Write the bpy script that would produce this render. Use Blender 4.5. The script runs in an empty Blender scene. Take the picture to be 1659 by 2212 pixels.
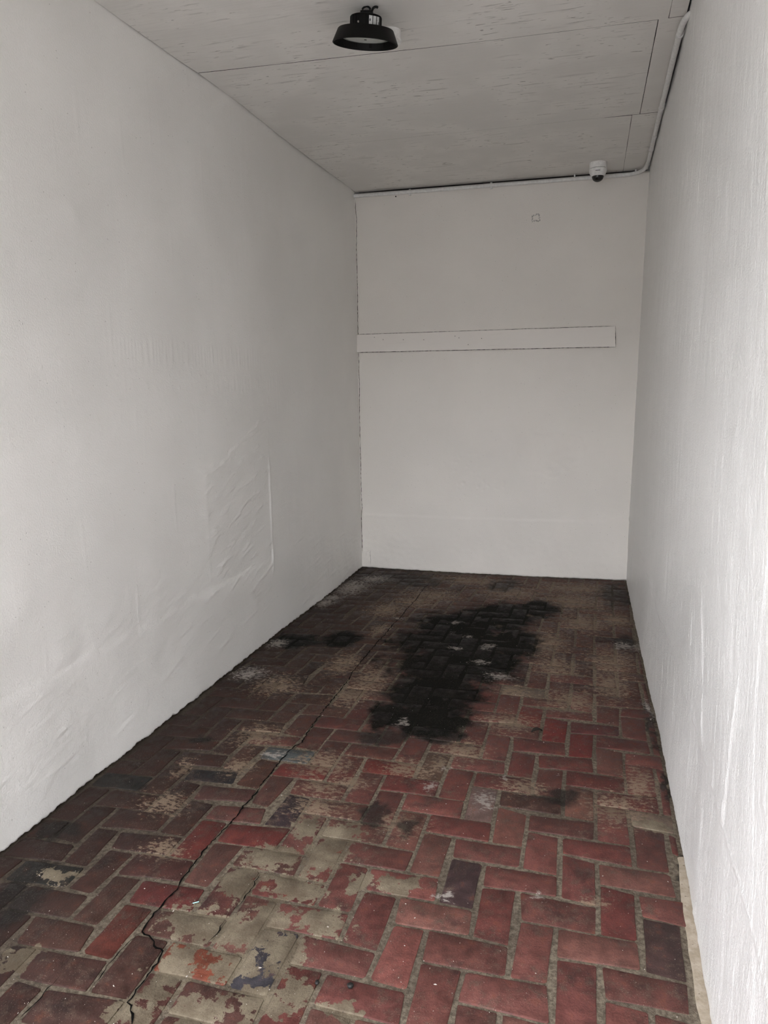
import bpy, bmesh, math, random
import numpy as np
from mathutils import Vector, Matrix, noise

# ------------------------------------------------------------------ camera, sky, exposure
scene = bpy.context.scene
COL = scene.collection
cam_d = bpy.data.cameras.new('camera')
cam_d.sensor_fit = 'VERTICAL'
cam_d.sensor_height = 36.0
cam_d.lens = 1614.3 / 2212 * 36.0
cam_d.clip_start = 0.02
cam_o = bpy.data.objects.new('camera', cam_d)
COL.objects.link(cam_o)
_rot = Matrix(((0.9642869, -0.0321495, 0.2629014), (0.2645033, 0.1683725, -0.9495729), (-0.0137371, 0.985199, 0.1708631)))
cam_o.matrix_world = Matrix.Translation((1.80329, 0.09992, 1.5)) @ _rot.to_4x4()
scene.camera = cam_o

world = bpy.data.worlds.new('overcast_sky')
scene.world = world
world.use_nodes = True
_bg = world.node_tree.nodes['Background']
_bg.inputs['Color'].default_value = (0.945, 0.957, 1.0, 1)
_bg.inputs['Strength'].default_value = 1.6
scene.view_settings.view_transform = 'Standard'
scene.view_settings.look = 'None'
scene.view_settings.gamma = 1.0
scene.view_settings.exposure = 2.75
scene.view_settings.use_curve_mapping = False
scene.cycles.max_bounces = 8
scene.cycles.diffuse_bounces = 5
scene.cycles.glossy_bounces = 3
scene.cycles.use_denoising = True
scene.cycles.adaptive_threshold = 0.02

random.seed(7)
W, H, D = 2.12, 2.916, 5.83
Y_FRONT = -0.1          # plane of the open doorway behind the camera
LINTEL = 2.50

RES = {(0,0):(0.002,-0.007), (0,1):(0.003,-0.003), (2,0):(-0.005,0.011), (2,1):(-0.006,0.007), (1,3):(0.004,-0.005), (2,3):(-0.001,-0.016), (1,1):(0.0,0.0), (1,4):(0.002,-0.009), (0,2):(0.006,0.011), (0,4):(0.003,0.005), (1,2):(0.003,0.005), (0,5):(0.0,-0.015), (2,4):(0.002,-0.001), (-1,5):(0.001,-0.01), (-1,3):(-0.001,0.005), (-1,6):(-0.0,-0.02), (1,6):(0.003,-0.003), (1,5):(-0.0,-0.003), (-1,1):(0.013,-0.006), (-1,-1):(0.002,0.001), (0,-1):(-0.007,0.008), (1,0):(-0.0,0.003), (1,-1):(0.006,0.002), (3,-1):(-0.019,0.017), (3,0):(-0.011,0.009), (2,2):(0.003,-0.003), (-2,0):(0.004,0.006), (-1,0):(-0.0,-0.001), (-2,2):(0.003,-0.003), (-1,2):(0.0,0.008), (-4,0):(0.009,-0.006), (-4,1):(0.001,-0.003), (-2,1):(-0.001,0.001), (-3,-1):(0.0,-0.01), (-3,0):(-0.004,-0.001), (-3,1):(0.002,0.002), (-3,3):(0.003,-0.002), (-2,3):(0.0,-0.005), (-3,4):(-0.004,-0.001), (-4,2):(-0.003,0.0), (-3,2):(-0.007,0.002), (-4,-2):(-0.003,0.004), (-3,-2):(-0.004,-0.002), (-5,1):(0.004,-0.004), (-5,2):(-0.008,-0.005), (-5,-1):(0.0,0.0), (-4,-1):(0.001,-0.007), (-2,-2):(-0.0,-0.0), (-2,-1):(0.006,-0.007), (-13,-1):(0.005,0.007), (-13,1):(0.007,-0.004), (-12,1):(0.002,-0.009), (-12,-1):(-0.007,-0.001), (-11,-1):(0.002,-0.008), (-11,0):(-0.009,-0.01), (-9,0):(-0.012,-0.004), (-12,0):(-0.001,-0.011), (-11,-2):(-0.013,-0.003), (-13,-3):(0.02,-0.003), (-11,-3):(0.004,0.007), (-13,-2):(-0.001,-0.003), (-10,-3):(-0.009,0.003), (-10,-1):(-0.007,-0.009), (-12,-4):(0.009,0.004), (-12,-3):(-0.004,-0.002), (-10,-4):(0.0,0.006), (-9,-4):(0.004,0.01), (-14,0):(0.014,0.007), (-14,2):(-0.0,-0.015), (-13,2):(-0.016,-0.019), (-14,1):(-0.002,-0.008), (-15,1):(0.003,0.004), (-13,6):(-0.001,-0.015), (-11,6):(-0.018,0.003), (-11,5):(0.003,0.012), (-14,7):(-0.007,-0.004), (-12,7):(-0.01,0.002), (-12,6):(0.002,0.009), (-12,8):(0.001,0.004), (-13,9):(0.001,-0.0), (-12,9):(-0.005,-0.009), (-13,7):(-0.003,0.02), (-13,10):(-0.005,0.0), (-11,10):(-0.012,0.005), (-11,9):(0.004,0.015), (-10,8):(-0.003,0.017), (-14,10):(-0.008,0.005), (-14,8):(0.013,0.008), (-11,7):(0.006,0.004), (-10,5):(0.003,0.001), (-10,4):(0.009,0.019), (-9,4):(-0.016,0.003), (-11,4):(0.002,-0.016), (-9,3):(0.003,0.012), (-12,4):(0.006,-0.006), (-12,5):(-0.007,-0.01), (-8,3):(0.008,0.02), (-8,5):(0.003,-0.007), (-9,5):(0.009,0.002), (0,12):(0.007,-0.01), (0,13):(0.006,-0.004), (2,13):(-0.0,0.003), (2,12):(-0.001,0.014), (-1,11):(0.003,-0.003), (-1,13):(0.006,0.01), (0,10):(0.006,0.0), (1,10):(-0.003,0.01), (1,12):(0.003,-0.0), (-1,14):(0.003,-0.016), (1,13):(0.003,0.02), (-2,15):(-0.003,-0.003), (0,14):(-0.001,0.02), (-2,14):(0.002,0.002), (1,16):(0.003,-0.0), (0,16):(0.004,0.007), (1,15):(0.003,-0.017), (2,15):(0.007,-0.019), (-1,9):(0.008,-0.019), (-1,10):(0.0,-0.02), (1,9):(0.003,0.001), (0,9):(0.003,-0.008), (0,8):(0.002,-0.007), (2,8):(-0.001,-0.006), (2,9):(0.0,-0.003), (-2,8):(0.004,0.007), (-1,8):(-0.002,0.005), (-2,10):(0.006,-0.015), (-1,7):(0.004,0.003), (0,7):(-0.001,0.001), (0,6):(0.005,0.002), (1,8):(0.002,-0.018), (-2,11):(-0.004,-0.001), (-3,12):(0.001,0.003), (-2,12):(-0.005,0.018), (2,11):(0.005,-0.015), (0,18):(-0.0,0.02), (0,20):(0.002,0.005), (1,20):(-0.004,0.002), (1,23):(-0.005,-0.003), (1,24):(-0.003,-0.007), (-1,23):(0.004,0.008), (-1,25):(0.0,0.002), (0,25):(-0.006,0.003), (0,28):(-0.006,0.002), (0,29):(-0.004,-0.009), (0,30):(-0.004,0.02), (0,32):(-0.009,-0.02), (1,29):(-0.003,0.02), (1,31):(-0.001,0.009), (-1,31):(-0.013,0.02), (-1,33):(-0.017,-0.02), (-2,30):(-0.008,0.016), (-2,31):(-0.01,-0.011), (-14,26):(0.02,-0.02), (-13,26):(0.02,-0.02), (-14,24):(0.02,-0.02), (-11,15):(-0.02,0.013), (-11,13):(-0.002,0.02), (-10,15):(-0.02,0.02), (-10,13):(-0.018,0.02), (-13,13):(-0.013,0.008), (-13,14):(-0.02,0.013), (-12,15):(-0.02,0.02)}
# spills and stains on the floor: x, y, radius along x, radius along y (metres)
CEMENT = [[0.861, 2.105, 0.105, 0.061], [1.024, 2.159, 0.067, 0.121], [0.816, 1.965, 0.064, 0.088], [0.989, 1.987, 0.098, 0.075], [1.108, 1.865, 0.085, 0.052], [0.858, 1.763, 0.117, 0.083], [0.963, 1.809, 0.065, 0.111], [0.732, 1.769, 0.079, 0.067], [0.799, 1.618, 0.061, 0.099], [0.953, 1.658, 0.067, 0.057], [1.066, 1.729, 0.062, 0.066], [0.931, 1.501, 0.068, 0.056], [1.14, 1.613, 0.046, 0.058], [1.062, 1.563, 0.069, 0.057], [0.787, 1.529, 0.035, 0.061], [0.771, 1.453, 0.068, 0.036], [1.267, 1.595, 0.045, 0.027], [1.286, 2.069, 0.063, 0.042], [1.162, 2.042, 0.035, 0.053], [1.024, 2.275, 0.094, 0.066], [0.907, 2.274, 0.048, 0.06], [0.238, 1.852, 0.066, 0.034], [0.383, 1.536, 0.05, 0.045], [2.051, 2.575, 0.055, 0.045]]
HAZE = [[1.95, 4.1, 0.16, 0.3], [1.8, 4.75, 0.2, 0.25], [1.75, 5.55, 0.4, 0.2], [0.95, 5.6, 0.5, 0.16], [0.75, 5.15, 0.25, 0.2], [1.75, 3.55, 0.16, 0.16], [0.52, 4.75, 0.14, 0.2], [0.55, 3.75, 0.1, 0.2], [1.5, 3.25, 0.14, 0.12], [1.93, 2.65, 0.12, 0.12], [1.15, 2.75, 0.12, 0.08], [0.9, 2.4, 0.12, 0.1], [0.35, 2.3, 0.1, 0.08], [0.5, 2.05, 0.08, 0.06], [1.482, 3.605, 0.113, 0.079], [1.338, 2.951, 0.114, 0.119], [1.208, 2.377, 0.096, 0.082], [0.76, 3.563, 0.118, 0.272], [0.72, 3.376, 0.113, 0.166], [1.596, 4.323, 0.159, 0.317], [1.732, 5.206, 0.314, 0.28], [1.278, 5.339, 0.297, 0.242], [1.665, 3.972, 0.146, 0.201], [1.943, 3.786, 0.114, 0.24], [0.59, 4.343, 0.071, 0.131], [0.818, 2.706, 0.149, 0.111], [0.464, 2.864, 0.121, 0.131], [1.995, 4.852, 0.144, 0.193], [1.603, 2.722, 0.104, 0.066], [0.681, 4.969, 0.192, 0.166], [0.321, 3.397, 0.141, 0.149], [2.02, 2.826, 0.069, 0.17], [0.501, 2.608, 0.074, 0.075], [0.285, 2.536, 0.037, 0.094], [0.969, 2.598, 0.106, 0.06], [0.861, 2.537, 0.105, 0.066], [1.267, 2.817, 0.041, 0.081], [1.866, 2.137, 0.04, 0.024]]
OIL = [[1.074, 4.546, 0.317, 0.273], [1.077, 4.201, 0.375, 0.275], [1.116, 3.842, 0.345, 0.265], [1.115, 3.471, 0.248, 0.276], [1.146, 3.216, 0.189, 0.191], [1.276, 4.785, 0.239, 0.295], [1.415, 4.28, 0.16, 0.276], [0.956, 3.195, 0.106, 0.145], [1.498, 4.99, 0.153, 0.188], [0.421, 4.13, 0.111, 0.147], [0.166, 4.029, 0.165, 0.114], [1.347, 3.966, 0.15, 0.206]]
DARK = [[1.115, 2.412, 0.073, 0.086], [1.242, 2.372, 0.063, 0.06], [0.989, 2.993, 0.12, 0.086], [1.221, 3.049, 0.139, 0.085], [1.74, 2.675, 0.084, 0.063], [0.187, 1.863, 0.066, 0.045], [0.161, 1.744, 0.056, 0.093], [0.167, 2.382, 0.062, 0.05], [0.231, 2.763, 0.06, 0.043], [1.225, 5.518, 0.137, 0.207], [0.438, 5.549, 0.43, 0.208], [2.012, 5.443, 0.129, 0.362], [2.034, 4.425, 0.079, 0.161], [0.233, 1.7, 0.068, 0.132], [2.116, 2.352, 0.017, 0.107], [2.101, 3.401, 0.024, 0.29], [2.12, 2.851, 0.017, 0.137], [0.085, 2.067, 0.097, 0.06]]
WHITE = [[1.481, 2.601, 0.042, 0.068], [1.268, 2.632, 0.026, 0.045], [1.529, 2.772, 0.021, 0.027], [1.292, 2.785, 0.022, 0.029], [0.117, 3.505, 0.11, 0.104], [0.075, 3.967, 0.068, 0.08], [0.125, 5.235, 0.156, 0.283], [0.227, 5.503, 0.144, 0.139], [1.024, 4.581, 0.041, 0.046], [1.136, 4.339, 0.034, 0.03], [1.29, 4.212, 0.045, 0.034], [1.395, 3.765, 0.083, 0.062], [1.431, 2.057, 0.027, 0.02], [0.645, 4.59, 0.036, 0.038], [1.103, 4.129, 0.06, 0.03], [1.269, 4.168, 0.032, 0.045], [1.035, 3.141, 0.029, 0.056], [2.119, 4.367, 0.065, 0.094], [2.02, 4.382, 0.065, 0.079], [2.129, 2.355, 0.011, 0.095], [2.101, 3.548, 0.021, 0.131], [0.589, 2.727, 0.057, 0.039], [1.695, 2.124, 0.027, 0.025], [0.06, 4.799, 0.097, 0.113], [0.073, 4.935, 0.099, 0.094], [1.262, 3.945, 0.05, 0.041]]

# ------------------------------------------------------------------ helpers
def link(name, me, mat=None, parent=None):
    o = bpy.data.objects.new(name, me)
    COL.objects.link(o)
    if mat is not None:
        me.materials.append(mat)
    if parent is not None:
        o.parent = parent
    return o

def empty(name, loc=(0, 0, 0)):
    o = bpy.data.objects.new(name, None)
    o.empty_display_size = 0.05
    COL.objects.link(o)
    o.location = loc
    return o

def tag(o, label=None, cat=None, group=None, kind=None):
    if label: o['label'] = label
    if cat: o['category'] = cat
    if group: o['group'] = group
    if kind: o['kind'] = kind
    return o

def pydata(name, verts, faces, mat=None, parent=None, smooth=False):
    me = bpy.data.meshes.new(name)
    me.from_pydata(verts, [], faces)
    me.update()
    if smooth:
        for p in me.polygons: p.use_smooth = True
    return link(name, me, mat, parent)

def fix_normals(o):
    bm = bmesh.new(); bm.from_mesh(o.data)
    bmesh.ops.recalc_face_normals(bm, faces=bm.faces)
    bm.to_mesh(o.data); bm.free()
    return o

def box_mesh(name, lo, hi, mat, parent=None, bevel=0.0, seg=2):
    bm = bmesh.new()
    bmesh.ops.create_cube(bm, size=1.0)
    for v in bm.verts:
        v.co = Vector([lo[i] + (v.co[i] + .5) * (hi[i] - lo[i]) for i in range(3)])
    if bevel:
        bmesh.ops.bevel(bm, geom=bm.edges[:], offset=bevel, segments=seg, affect='EDGES', profile=.6)
    me = bpy.data.meshes.new(name); bm.to_mesh(me); bm.free()
    return link(name, me, mat, parent)

def lathe(name, prof, mat, parent=None, seg=48, smooth=True, closed=False):
    """prof: list of (r, z); revolved around local z."""
    vs, fs = [], []
    for r, z in prof:
        for k in range(seg):
            a = 2 * math.pi * k / seg
            vs.append((r * math.cos(a), r * math.sin(a), z))
    n = len(prof)
    for i in range(n - 1 if not closed else n):
        j = (i + 1) % n
        for k in range(seg):
            k2 = (k + 1) % seg
            fs.append((i * seg + k, i * seg + k2, j * seg + k2, j * seg + k))
    me = bpy.data.meshes.new(name)
    me.from_pydata(vs, [], fs)
    bm = bmesh.new(); bm.from_mesh(me)
    bmesh.ops.remove_doubles(bm, verts=bm.verts, dist=1e-6)
    bmesh.ops.recalc_face_normals(bm, faces=bm.faces)
    bm.to_mesh(me); bm.free()
    if smooth:
        for p in me.polygons: p.use_smooth = True
        me.set_sharp_from_angle(angle=math.radians(35))
    return link(name, me, mat, parent)

def catmull(pts, n=8):
    P = [Vector(p) for p in pts]
    P = [P[0] * 2 - P[1]] + P + [P[-1] * 2 - P[-2]]
    out = []
    for i in range(1, len(P) - 2):
        for k in range(n):
            t = k / n
            out.append(.5 * ((2 * P[i]) + (P[i + 1] - P[i - 1]) * t + (2 * P[i - 1] - 5 * P[i] + 4 * P[i + 1] - P[i + 2]) * t * t
                             + (3 * P[i] - P[i - 1] - 3 * P[i + 1] + P[i + 2]) * t ** 3))
    out.append(P[-2])
    return out

def tube(name, path, r, mat, parent=None, seg=16):
    vs, fs = [], []
    n = len(path)
    up = Vector((0, 0, 1))
    for i, p in enumerate(path):
        t = (path[min(i + 1, n - 1)] - path[max(i - 1, 0)]).normalized()
        a = t.cross(up)
        if a.length < 1e-4: a = t.cross(Vector((1, 0, 0)))
        a.normalize(); b = a.cross(t).normalized()
        for k in range(seg):
            w = 2 * math.pi * k / seg
            vs.append(p + a * (r * math.cos(w)) + b * (r * math.sin(w)))
    for i in range(n - 1):
        for k in range(seg):
            k2 = (k + 1) % seg
            fs.append((i * seg + k, i * seg + k2, (i + 1) * seg + k2, (i + 1) * seg + k))
    fs.append(tuple(range(seg))); fs.append(tuple((n - 1) * seg + k for k in range(seg)))
    o = pydata(name, [tuple(v) for v in vs], fs, mat, parent)
    fix_normals(o)
    for p in o.data.polygons: p.use_smooth = True
    o.data.set_sharp_from_angle(angle=math.radians(40))
    return o

def interp(tab, x):
    if x <= tab[0][0]: return tab[0][1]
    for (x0, y0), (x1, y1) in zip(tab, tab[1:]):
        if x <= x1: return y0 + (y1 - y0) * (x - x0) / (x1 - x0)
    return tab[-1][1]

def sstep(a, b, x):
    t = max(0., min(1., (x - a) / (b - a)))
    return t * t * (3 - 2 * t)

# ------------------------------------------------------------------ node helpers
class NT:
    def __init__(self, nt): self.nt = nt
    def new(self, t, **kw):
        n = self.nt.nodes.new(t)
        for k, v in kw.items(): setattr(n, k, v)
        return n
    def lk(self, a, b): self.nt.links.new(a, b)
    def val(self, sock, v):
        if hasattr(v, 'is_output'): self.lk(v, sock)
        else: sock.default_value = v
    def math(self, op, a, b=0.0, c=None, clamp=False):
        n = self.new('ShaderNodeMath', operation=op, use_clamp=clamp)
        self.val(n.inputs[0], a); self.val(n.inputs[1], b)
        if c is not None: self.val(n.inputs[2], c)
        return n.outputs[0]
    def vmath(self, op, a, b=None, scale=None):
        n = self.new('ShaderNodeVectorMath', operation=op)
        self.val(n.inputs[0], a)
        if b is not None: self.val(n.inputs[1], b)
        if scale is not None: self.val(n.inputs['Scale'], scale)
        return n.outputs['Value'] if op in ('LENGTH', 'DOT_PRODUCT', 'DISTANCE') else n.outputs[0]
    dim = '3D'
    def noise(self, vec, scale, detail=4, rough=.55, out=0, dist=0.0):
        n = self.new('ShaderNodeTexNoise')
        n.noise_dimensions = self.dim
        self.lk(vec, n.inputs['Vector'])
        n.inputs['Scale'].default_value = scale
        n.inputs['Detail'].default_value = detail
        n.inputs['Roughness'].default_value = rough
        n.inputs['Distortion'].default_value = dist
        return n.outputs[out]
    def voro(self, vec, scale, feature='F1', out='Distance', rnd=1.0):
        n = self.new('ShaderNodeTexVoronoi', feature=feature)
        n.voronoi_dimensions = self.dim
        self.lk(vec, n.inputs['Vector'])
        n.inputs['Scale'].default_value = scale
        n.inputs['Randomness'].default_value = rnd
        return n.outputs[out]
    def rng(self, v, a, b, lo=0.0, hi=1.0, smooth=True):
        n = self.new('ShaderNodeMapRange')
        n.interpolation_type = 'SMOOTHSTEP' if smooth else 'LINEAR'
        self.val(n.inputs['Value'], v)
        n.inputs['From Min'].default_value = a; n.inputs['From Max'].default_value = b
        n.inputs['To Min'].default_value = lo; n.inputs['To Max'].default_value = hi
        return n.outputs['Result']
    def mix(self, f, a, b):
        n = self.new('ShaderNodeMix', data_type='RGBA')
        self.val(n.inputs['Factor'], f)
        for s, v in ((n.inputs['A'], a), (n.inputs['B'], b)):
            pass
        sa = [s for s in n.inputs if s.name == 'A' and s.type == 'RGBA'][0]
        sb = [s for s in n.inputs if s.name == 'B' and s.type == 'RGBA'][0]
        self.val(sa, a if hasattr(a, 'is_output') else (*a, 1)); self.val(sb, b if hasattr(b, 'is_output') else (*b, 1))
        return [s for s in n.outputs if s.type == 'RGBA'][0]
    def mul(self, col, f):
        n = self.new('ShaderNodeVectorMath', operation='SCALE')
        self.val(n.inputs[0], col); self.val(n.inputs['Scale'], f)
        return n.outputs[0]
    def scale3(self, vec, s):
        return self.vmath('MULTIPLY', vec, s)
    def pos(self):
        return self.new('ShaderNodeNewGeometry').outputs['Position']
    def bump(self, h, strength, dist, normal=None):
        n = self.new('ShaderNodeBump')
        n.inputs['Strength'].default_value = strength
        n.inputs['Distance'].default_value = dist
        self.lk(h, n.inputs['Height'])
        if normal is not None: self.lk(normal, n.inputs['Normal'])
        return n.outputs[0]
    def blobs(self, vec, lst):
        """distance field of ellipses (x, y, rx, ry): 0 at a centre, 1 on its edge"""
        sp = self.new('ShaderNodeSeparateXYZ'); self.lk(vec, sp.inputs[0])
        cur = None
        for x, y, rx, ry in lst:
            cb = self.new('ShaderNodeCombineXYZ')
            self.lk(sp.outputs[0], cb.inputs[0]); self.lk(sp.outputs[1], cb.inputs[1])
            if cur is not None: self.lk(cur, cb.inputs[2])      # chained, so the nodes run one after another
            m = self.new('ShaderNodeVectorMath', operation='MULTIPLY_ADD')
            self.lk(cb.outputs[0], m.inputs[0])
            m.inputs[1].default_value = (1 / rx, 1 / ry, 0)
            m.inputs[2].default_value = (-x / rx, -y / ry, 0)
            l = self.vmath('LENGTH', m.outputs[0])
            cur = l if cur is None else self.math('MINIMUM', cur, l)
        return cur

def new_mat(name):
    m = bpy.data.materials.new(name); m.use_nodes = True
    nt = m.node_tree
    return m, NT(nt), nt.nodes['Principled BSDF']

def simple(name, col, rough=.5, metal=0.0, spec=.5):
    m, t, b = new_mat(name)
    p = t.new('ShaderNodeTexCoord').outputs['Object']
    n = t.noise(p, 60, 3)
    t.lk(t.mul(t.mix(0.0, col, col), t.rng(n, .25, .75, .9, 1.08)), b.inputs['Base Color'])
    b.inputs['Roughness'].default_value = rough
    b.inputs['Metallic'].default_value = metal
    b.inputs['Specular IOR Level'].default_value = spec
    return m

def srgb(r, g, b):
    f = lambda c: (c / 255 / 12.92) if c / 255 <= .04045 else ((c / 255 + .055) / 1.055) ** 2.4
    return (f(r), f(g), f(b))

# ------------------------------------------------------------------ materials: plaster walls, ceiling boards
def wall_mat(name, base, streak, sand, gloss, side, speck=1.0):
    """painted plaster; streak / sand: how strong vertical brush drags and sandy grain are; side: True for the long walls"""
    m, t, b = new_mat(name)
    t.dim = '2D'
    sx = t.new('ShaderNodeSeparateXYZ'); t.lk(t.pos(), sx.inputs[0])
    cb = t.new('ShaderNodeCombineXYZ')
    t.lk(sx.outputs[1 if side else 0], cb.inputs[0]); t.lk(sx.outputs[2], cb.inputs[1])
    p = cb.outputs[0]
    big = t.noise(p, 1.3, 2)
    mid = t.noise(p, 9, 2, .6)
    h = t.noise(p, 150, 1, .7)
    if streak > 0: h = t.math('MULTIPLY_ADD', t.noise(t.scale3(p, (150, 22.0, 1)), 1.0, 1, .65), streak, h)
    t.lk(t.bump(h, sand, .005), b.inputs['Normal'])
    spot = t.voro(p, 13)
    sp = t.math('MULTIPLY', t.rng(spot, .014, .030, 1, 0), t.rng(mid, .56, .60, 0, .5 * speck))
    c = t.mul(t.mix(0.0, base, base), t.rng(big, .25, .75, .965, 1.03))
    c = t.mix(sp, c, (.12, .10, .085))
    t.lk(c, b.inputs['Base Color'])
    t.lk(t.rng(big, .3, .7, gloss - .06, gloss + .08), b.inputs['Roughness'])
    b.inputs['Specular IOR Level'].default_value = .6
    return m

M_WALL_L = wall_mat('white_wall_paint', (.885, .872, .845), 0, .22, .44, True)
M_WALL_R = wall_mat('brushed_white_wall_paint', (.835, .83, .815), .8, .34, .40, True, .5)
M_WALL_B = wall_mat('shaded_white_wall_paint', (.835, .798, .750), 0, .22, .6, False)  # same white paint, darkened to stand in for dimmer light at the back

def ceiling_mat():
    m, t, b = new_mat('painted_fibre_board')
    t.dim = '2D'
    p = t.pos()
    dash = t.noise(t.scale3(p, (4.5, 42, 1)), 1.0, 3, .6, dist=.4)
    zone = t.noise(p, 3.1, 2)
    small = t.noise(t.scale3(p, (15, 95, 1)), 1.0, 2, .6, dist=.5)
    d = t.math('MULTIPLY', t.rng(dash, .60, .72), t.rng(zone, .36, .62, 0, .34))
    d2 = t.math('MULTIPLY', t.rng(small, .685, .74), t.rng(zone, .40, .60, 0, .75))
    mm = t.math('MAXIMUM', d, d2)
    base = t.mul(t.mix(0.0, (.83, .81, .775), (.83, .81, .775)), t.rng(zone, .3, .7, .95, 1.03))
    c = t.mix(mm, base, (.20, .185, .165))
    t.lk(c, b.inputs['Base Color'])
    b.inputs['Roughness'].default_value = .75
    t.lk(t.bump(dash, .3, .004), b.inputs['Normal'])
    return m
M_CEIL = ceiling_mat()
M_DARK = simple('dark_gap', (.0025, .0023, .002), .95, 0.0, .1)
M_PIPE = simple('white_painted_conduit', (.78, .775, .76), .42)
M_BOARD = simple('white_painted_timber', (.72, .70, .68), .55)

# ------------------------------------------------------------------ materials: brick floor
def near(lst, zone):
    x0, x1, y0, y1 = zone
    return [e for e in lst if x0 - 2.4 * e[2] - .06 < e[0] < x1 + 2.4 * e[2] + .06 and y0 - 2.4 * e[3] - .06 < e[1] < y1 + 2.4 * e[3] + .06]

def floor_layers(t, zone):
    """spills where they lie on the floor: cement slurry, pale dust, spilt oil, soot, white paint"""
    p0 = t.pos()
    wob = t.vmath('SUBTRACT', t.noise(p0, 14, 2, .6, out=1), (.5, .5, .5))
    p = t.vmath('ADD', p0, t.vmath('SCALE', wob, scale=.085))
    rag = t.noise(p0, 30, 5, .66)
    rag2 = t.noise(t.scale3(p0, (42, 74, 1)), 1, 5, .74)
    soft = t.noise(p0, 9, 4, .65)
    L = dict(rag=rag, rag2=rag2, soft=soft, p=p0)
    def field(lst, nz, amp, a, b, hi):
        lst = near(lst, zone)
        if not lst: return None
        f = t.math('SUBTRACT', 1.0, t.blobs(p, lst))
        f = t.math('MULTIPLY_ADD', t.math('SUBTRACT', nz, .5), amp, f)
        return t.rng(f, a, b, 0, hi)
    L['cement'] = field(CEMENT, rag, 2.2, .02, .10, .97)
    L['haze'] = field(HAZE, rag2, 5.0, .15, .75, .85)
    L['oil'] = field(OIL, soft, 1.1, -.26, .26, .97)
    L['soot'] = field(DARK, soft, 1.6, -.1, .5, .80)
    L['white'] = field(WHITE, rag2, 4.2, .15, .8, .80)
    L['film'] = t.math('MULTIPLY', t.rng(rag, .44, .72), t.rng(soft, .40, .66))
    sx = t.new('ShaderNodeSeparateXYZ'); t.lk(p0, sx.inputs[0])
    dl = t.math('MULTIPLY_ADD', t.math('SUBTRACT', soft, .5), -.5, sx.outputs[0])
    L['left'] = t.rng(dl, -.05, .80, .70, 0)  # floor colour gets darker towards the left wall
    return L

def apply_layers(t, c, L, brick):
    p = L['p']
    def lay(c, m, col): return c if m is None else t.mix(m, c, col)
    c = t.mix(t.math('MULTIPLY', L['film'], .88 if brick else .3), c, FILM)
    c = t.mix(L['left'], c, LEFT_TONE)
    c = lay(c, L['haze'], DUST)
    c = lay(c, L['soot'], SOOT)
    if L['cement'] is not None:
        cem = t.mix(t.rng(L['soft'], .3, .7), CEM_A, CEM_B)
        cem = t.mix(t.rng(L['rag2'], .66, .74, 0, .7), cem, CEM_PIT)
        c = t.mix(L['cement'], c, cem)
    c = lay(c, L['oil'], OILC)
    c = lay(c, L['white'], WHITEC)
    # fine grit: dark pits and pale grains
    v = t.voro(p, 170)
    gate = t.rng(L['rag'], .42, .60, 0, 1)
    c = t.mix(t.math('MULTIPLY', t.rng(v, .10, .20, .55, 0), gate), c, PIT)
    w = t.voro(t.vmath('ADD', p, (3.1, 1.7, 0)), 80)
    c = t.mix(t.math('MULTIPLY', t.rng(w, .035, .070, .6, 0), t.rng(L['soft'], .42, .55)), c, GRAIN)
    return c

FILM, LEFT_TONE, DUST = srgb(88, 71, 62), srgb(36, 28, 25), srgb(124, 107, 90)
SOOT, OILC, WHITEC = srgb(27, 25, 23), srgb(16, 17, 15), srgb(150, 143, 136)
CEM_A, CEM_B, CEM_PIT = srgb(92, 82, 68), srgb(122, 112, 95), srgb(58, 44, 35)
PIT, GRAIN = srgb(26, 19, 18), srgb(160, 148, 136)

def brick_mat(zone):
    m, t, b = new_mat('worn_red_brick')
    t.dim = '2D'
    L = floor_layers(t, zone)
    p = L['p']
    at = t.new('ShaderNodeAttribute', attribute_name='brick_col')
    mott = t.noise(p, 24, 4, .62)
    c = t.mul(at.outputs['Color'], t.rng(mott, .28, .72, .72, 1.26))
    c = t.mix(t.rng(L['soft'], .56, .72, 0, .5), c, srgb(42, 34, 33))
    c = t.mix(t.rng(mott, .60, .74, 0, .35), c, srgb(104, 62, 42))
    c = apply_layers(t, c, L, True)
    t.lk(c, b.inputs['Base Color'])
    t.lk(t.rng(mott, .3, .7, .50, .74), b.inputs['Roughness'])
    if L['oil'] is None: b.inputs['Specular IOR Level'].default_value = .22
    else: t.lk(t.math('MULTIPLY_ADD', L['oil'], -.15, .22), b.inputs['Specular IOR Level'])
    h = t.math('MULTIPLY_ADD', t.noise(p, 160, 2, .6), .5, t.noise(p, 30, 3, .6))
    t.lk(t.bump(h, .5, .004), b.inputs['Normal'])
    return m

def mortar_mat(zone):
    m, t, b = new_mat('grey_sand_mortar')
    t.dim = '2D'
    L = floor_layers(t, zone)
    p = L['p']
    n = t.noise(p, 70, 3, .65)
    c = t.mix(t.rng(n, .3, .7), srgb(84, 76, 65), srgb(124, 114, 99))
    c = t.mix(t.rng(t.noise(p, 2.4, 2), .42, .62, 0, .4), c, srgb(62, 53, 46))
    c = apply_layers(t, c, L, False)
    t.lk(c, b.inputs['Base Color'])
    b.inputs['Roughness'].default_value = .85
    if L['oil'] is None: b.inputs['Specular IOR Level'].default_value = .22
    else: t.lk(t.math('MULTIPLY_ADD', L['oil'], -.17, .22), b.inputs['Specular IOR Level'])
    t.lk(t.bump(n, .7, .004), b.inputs['Normal'])
    return m
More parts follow.
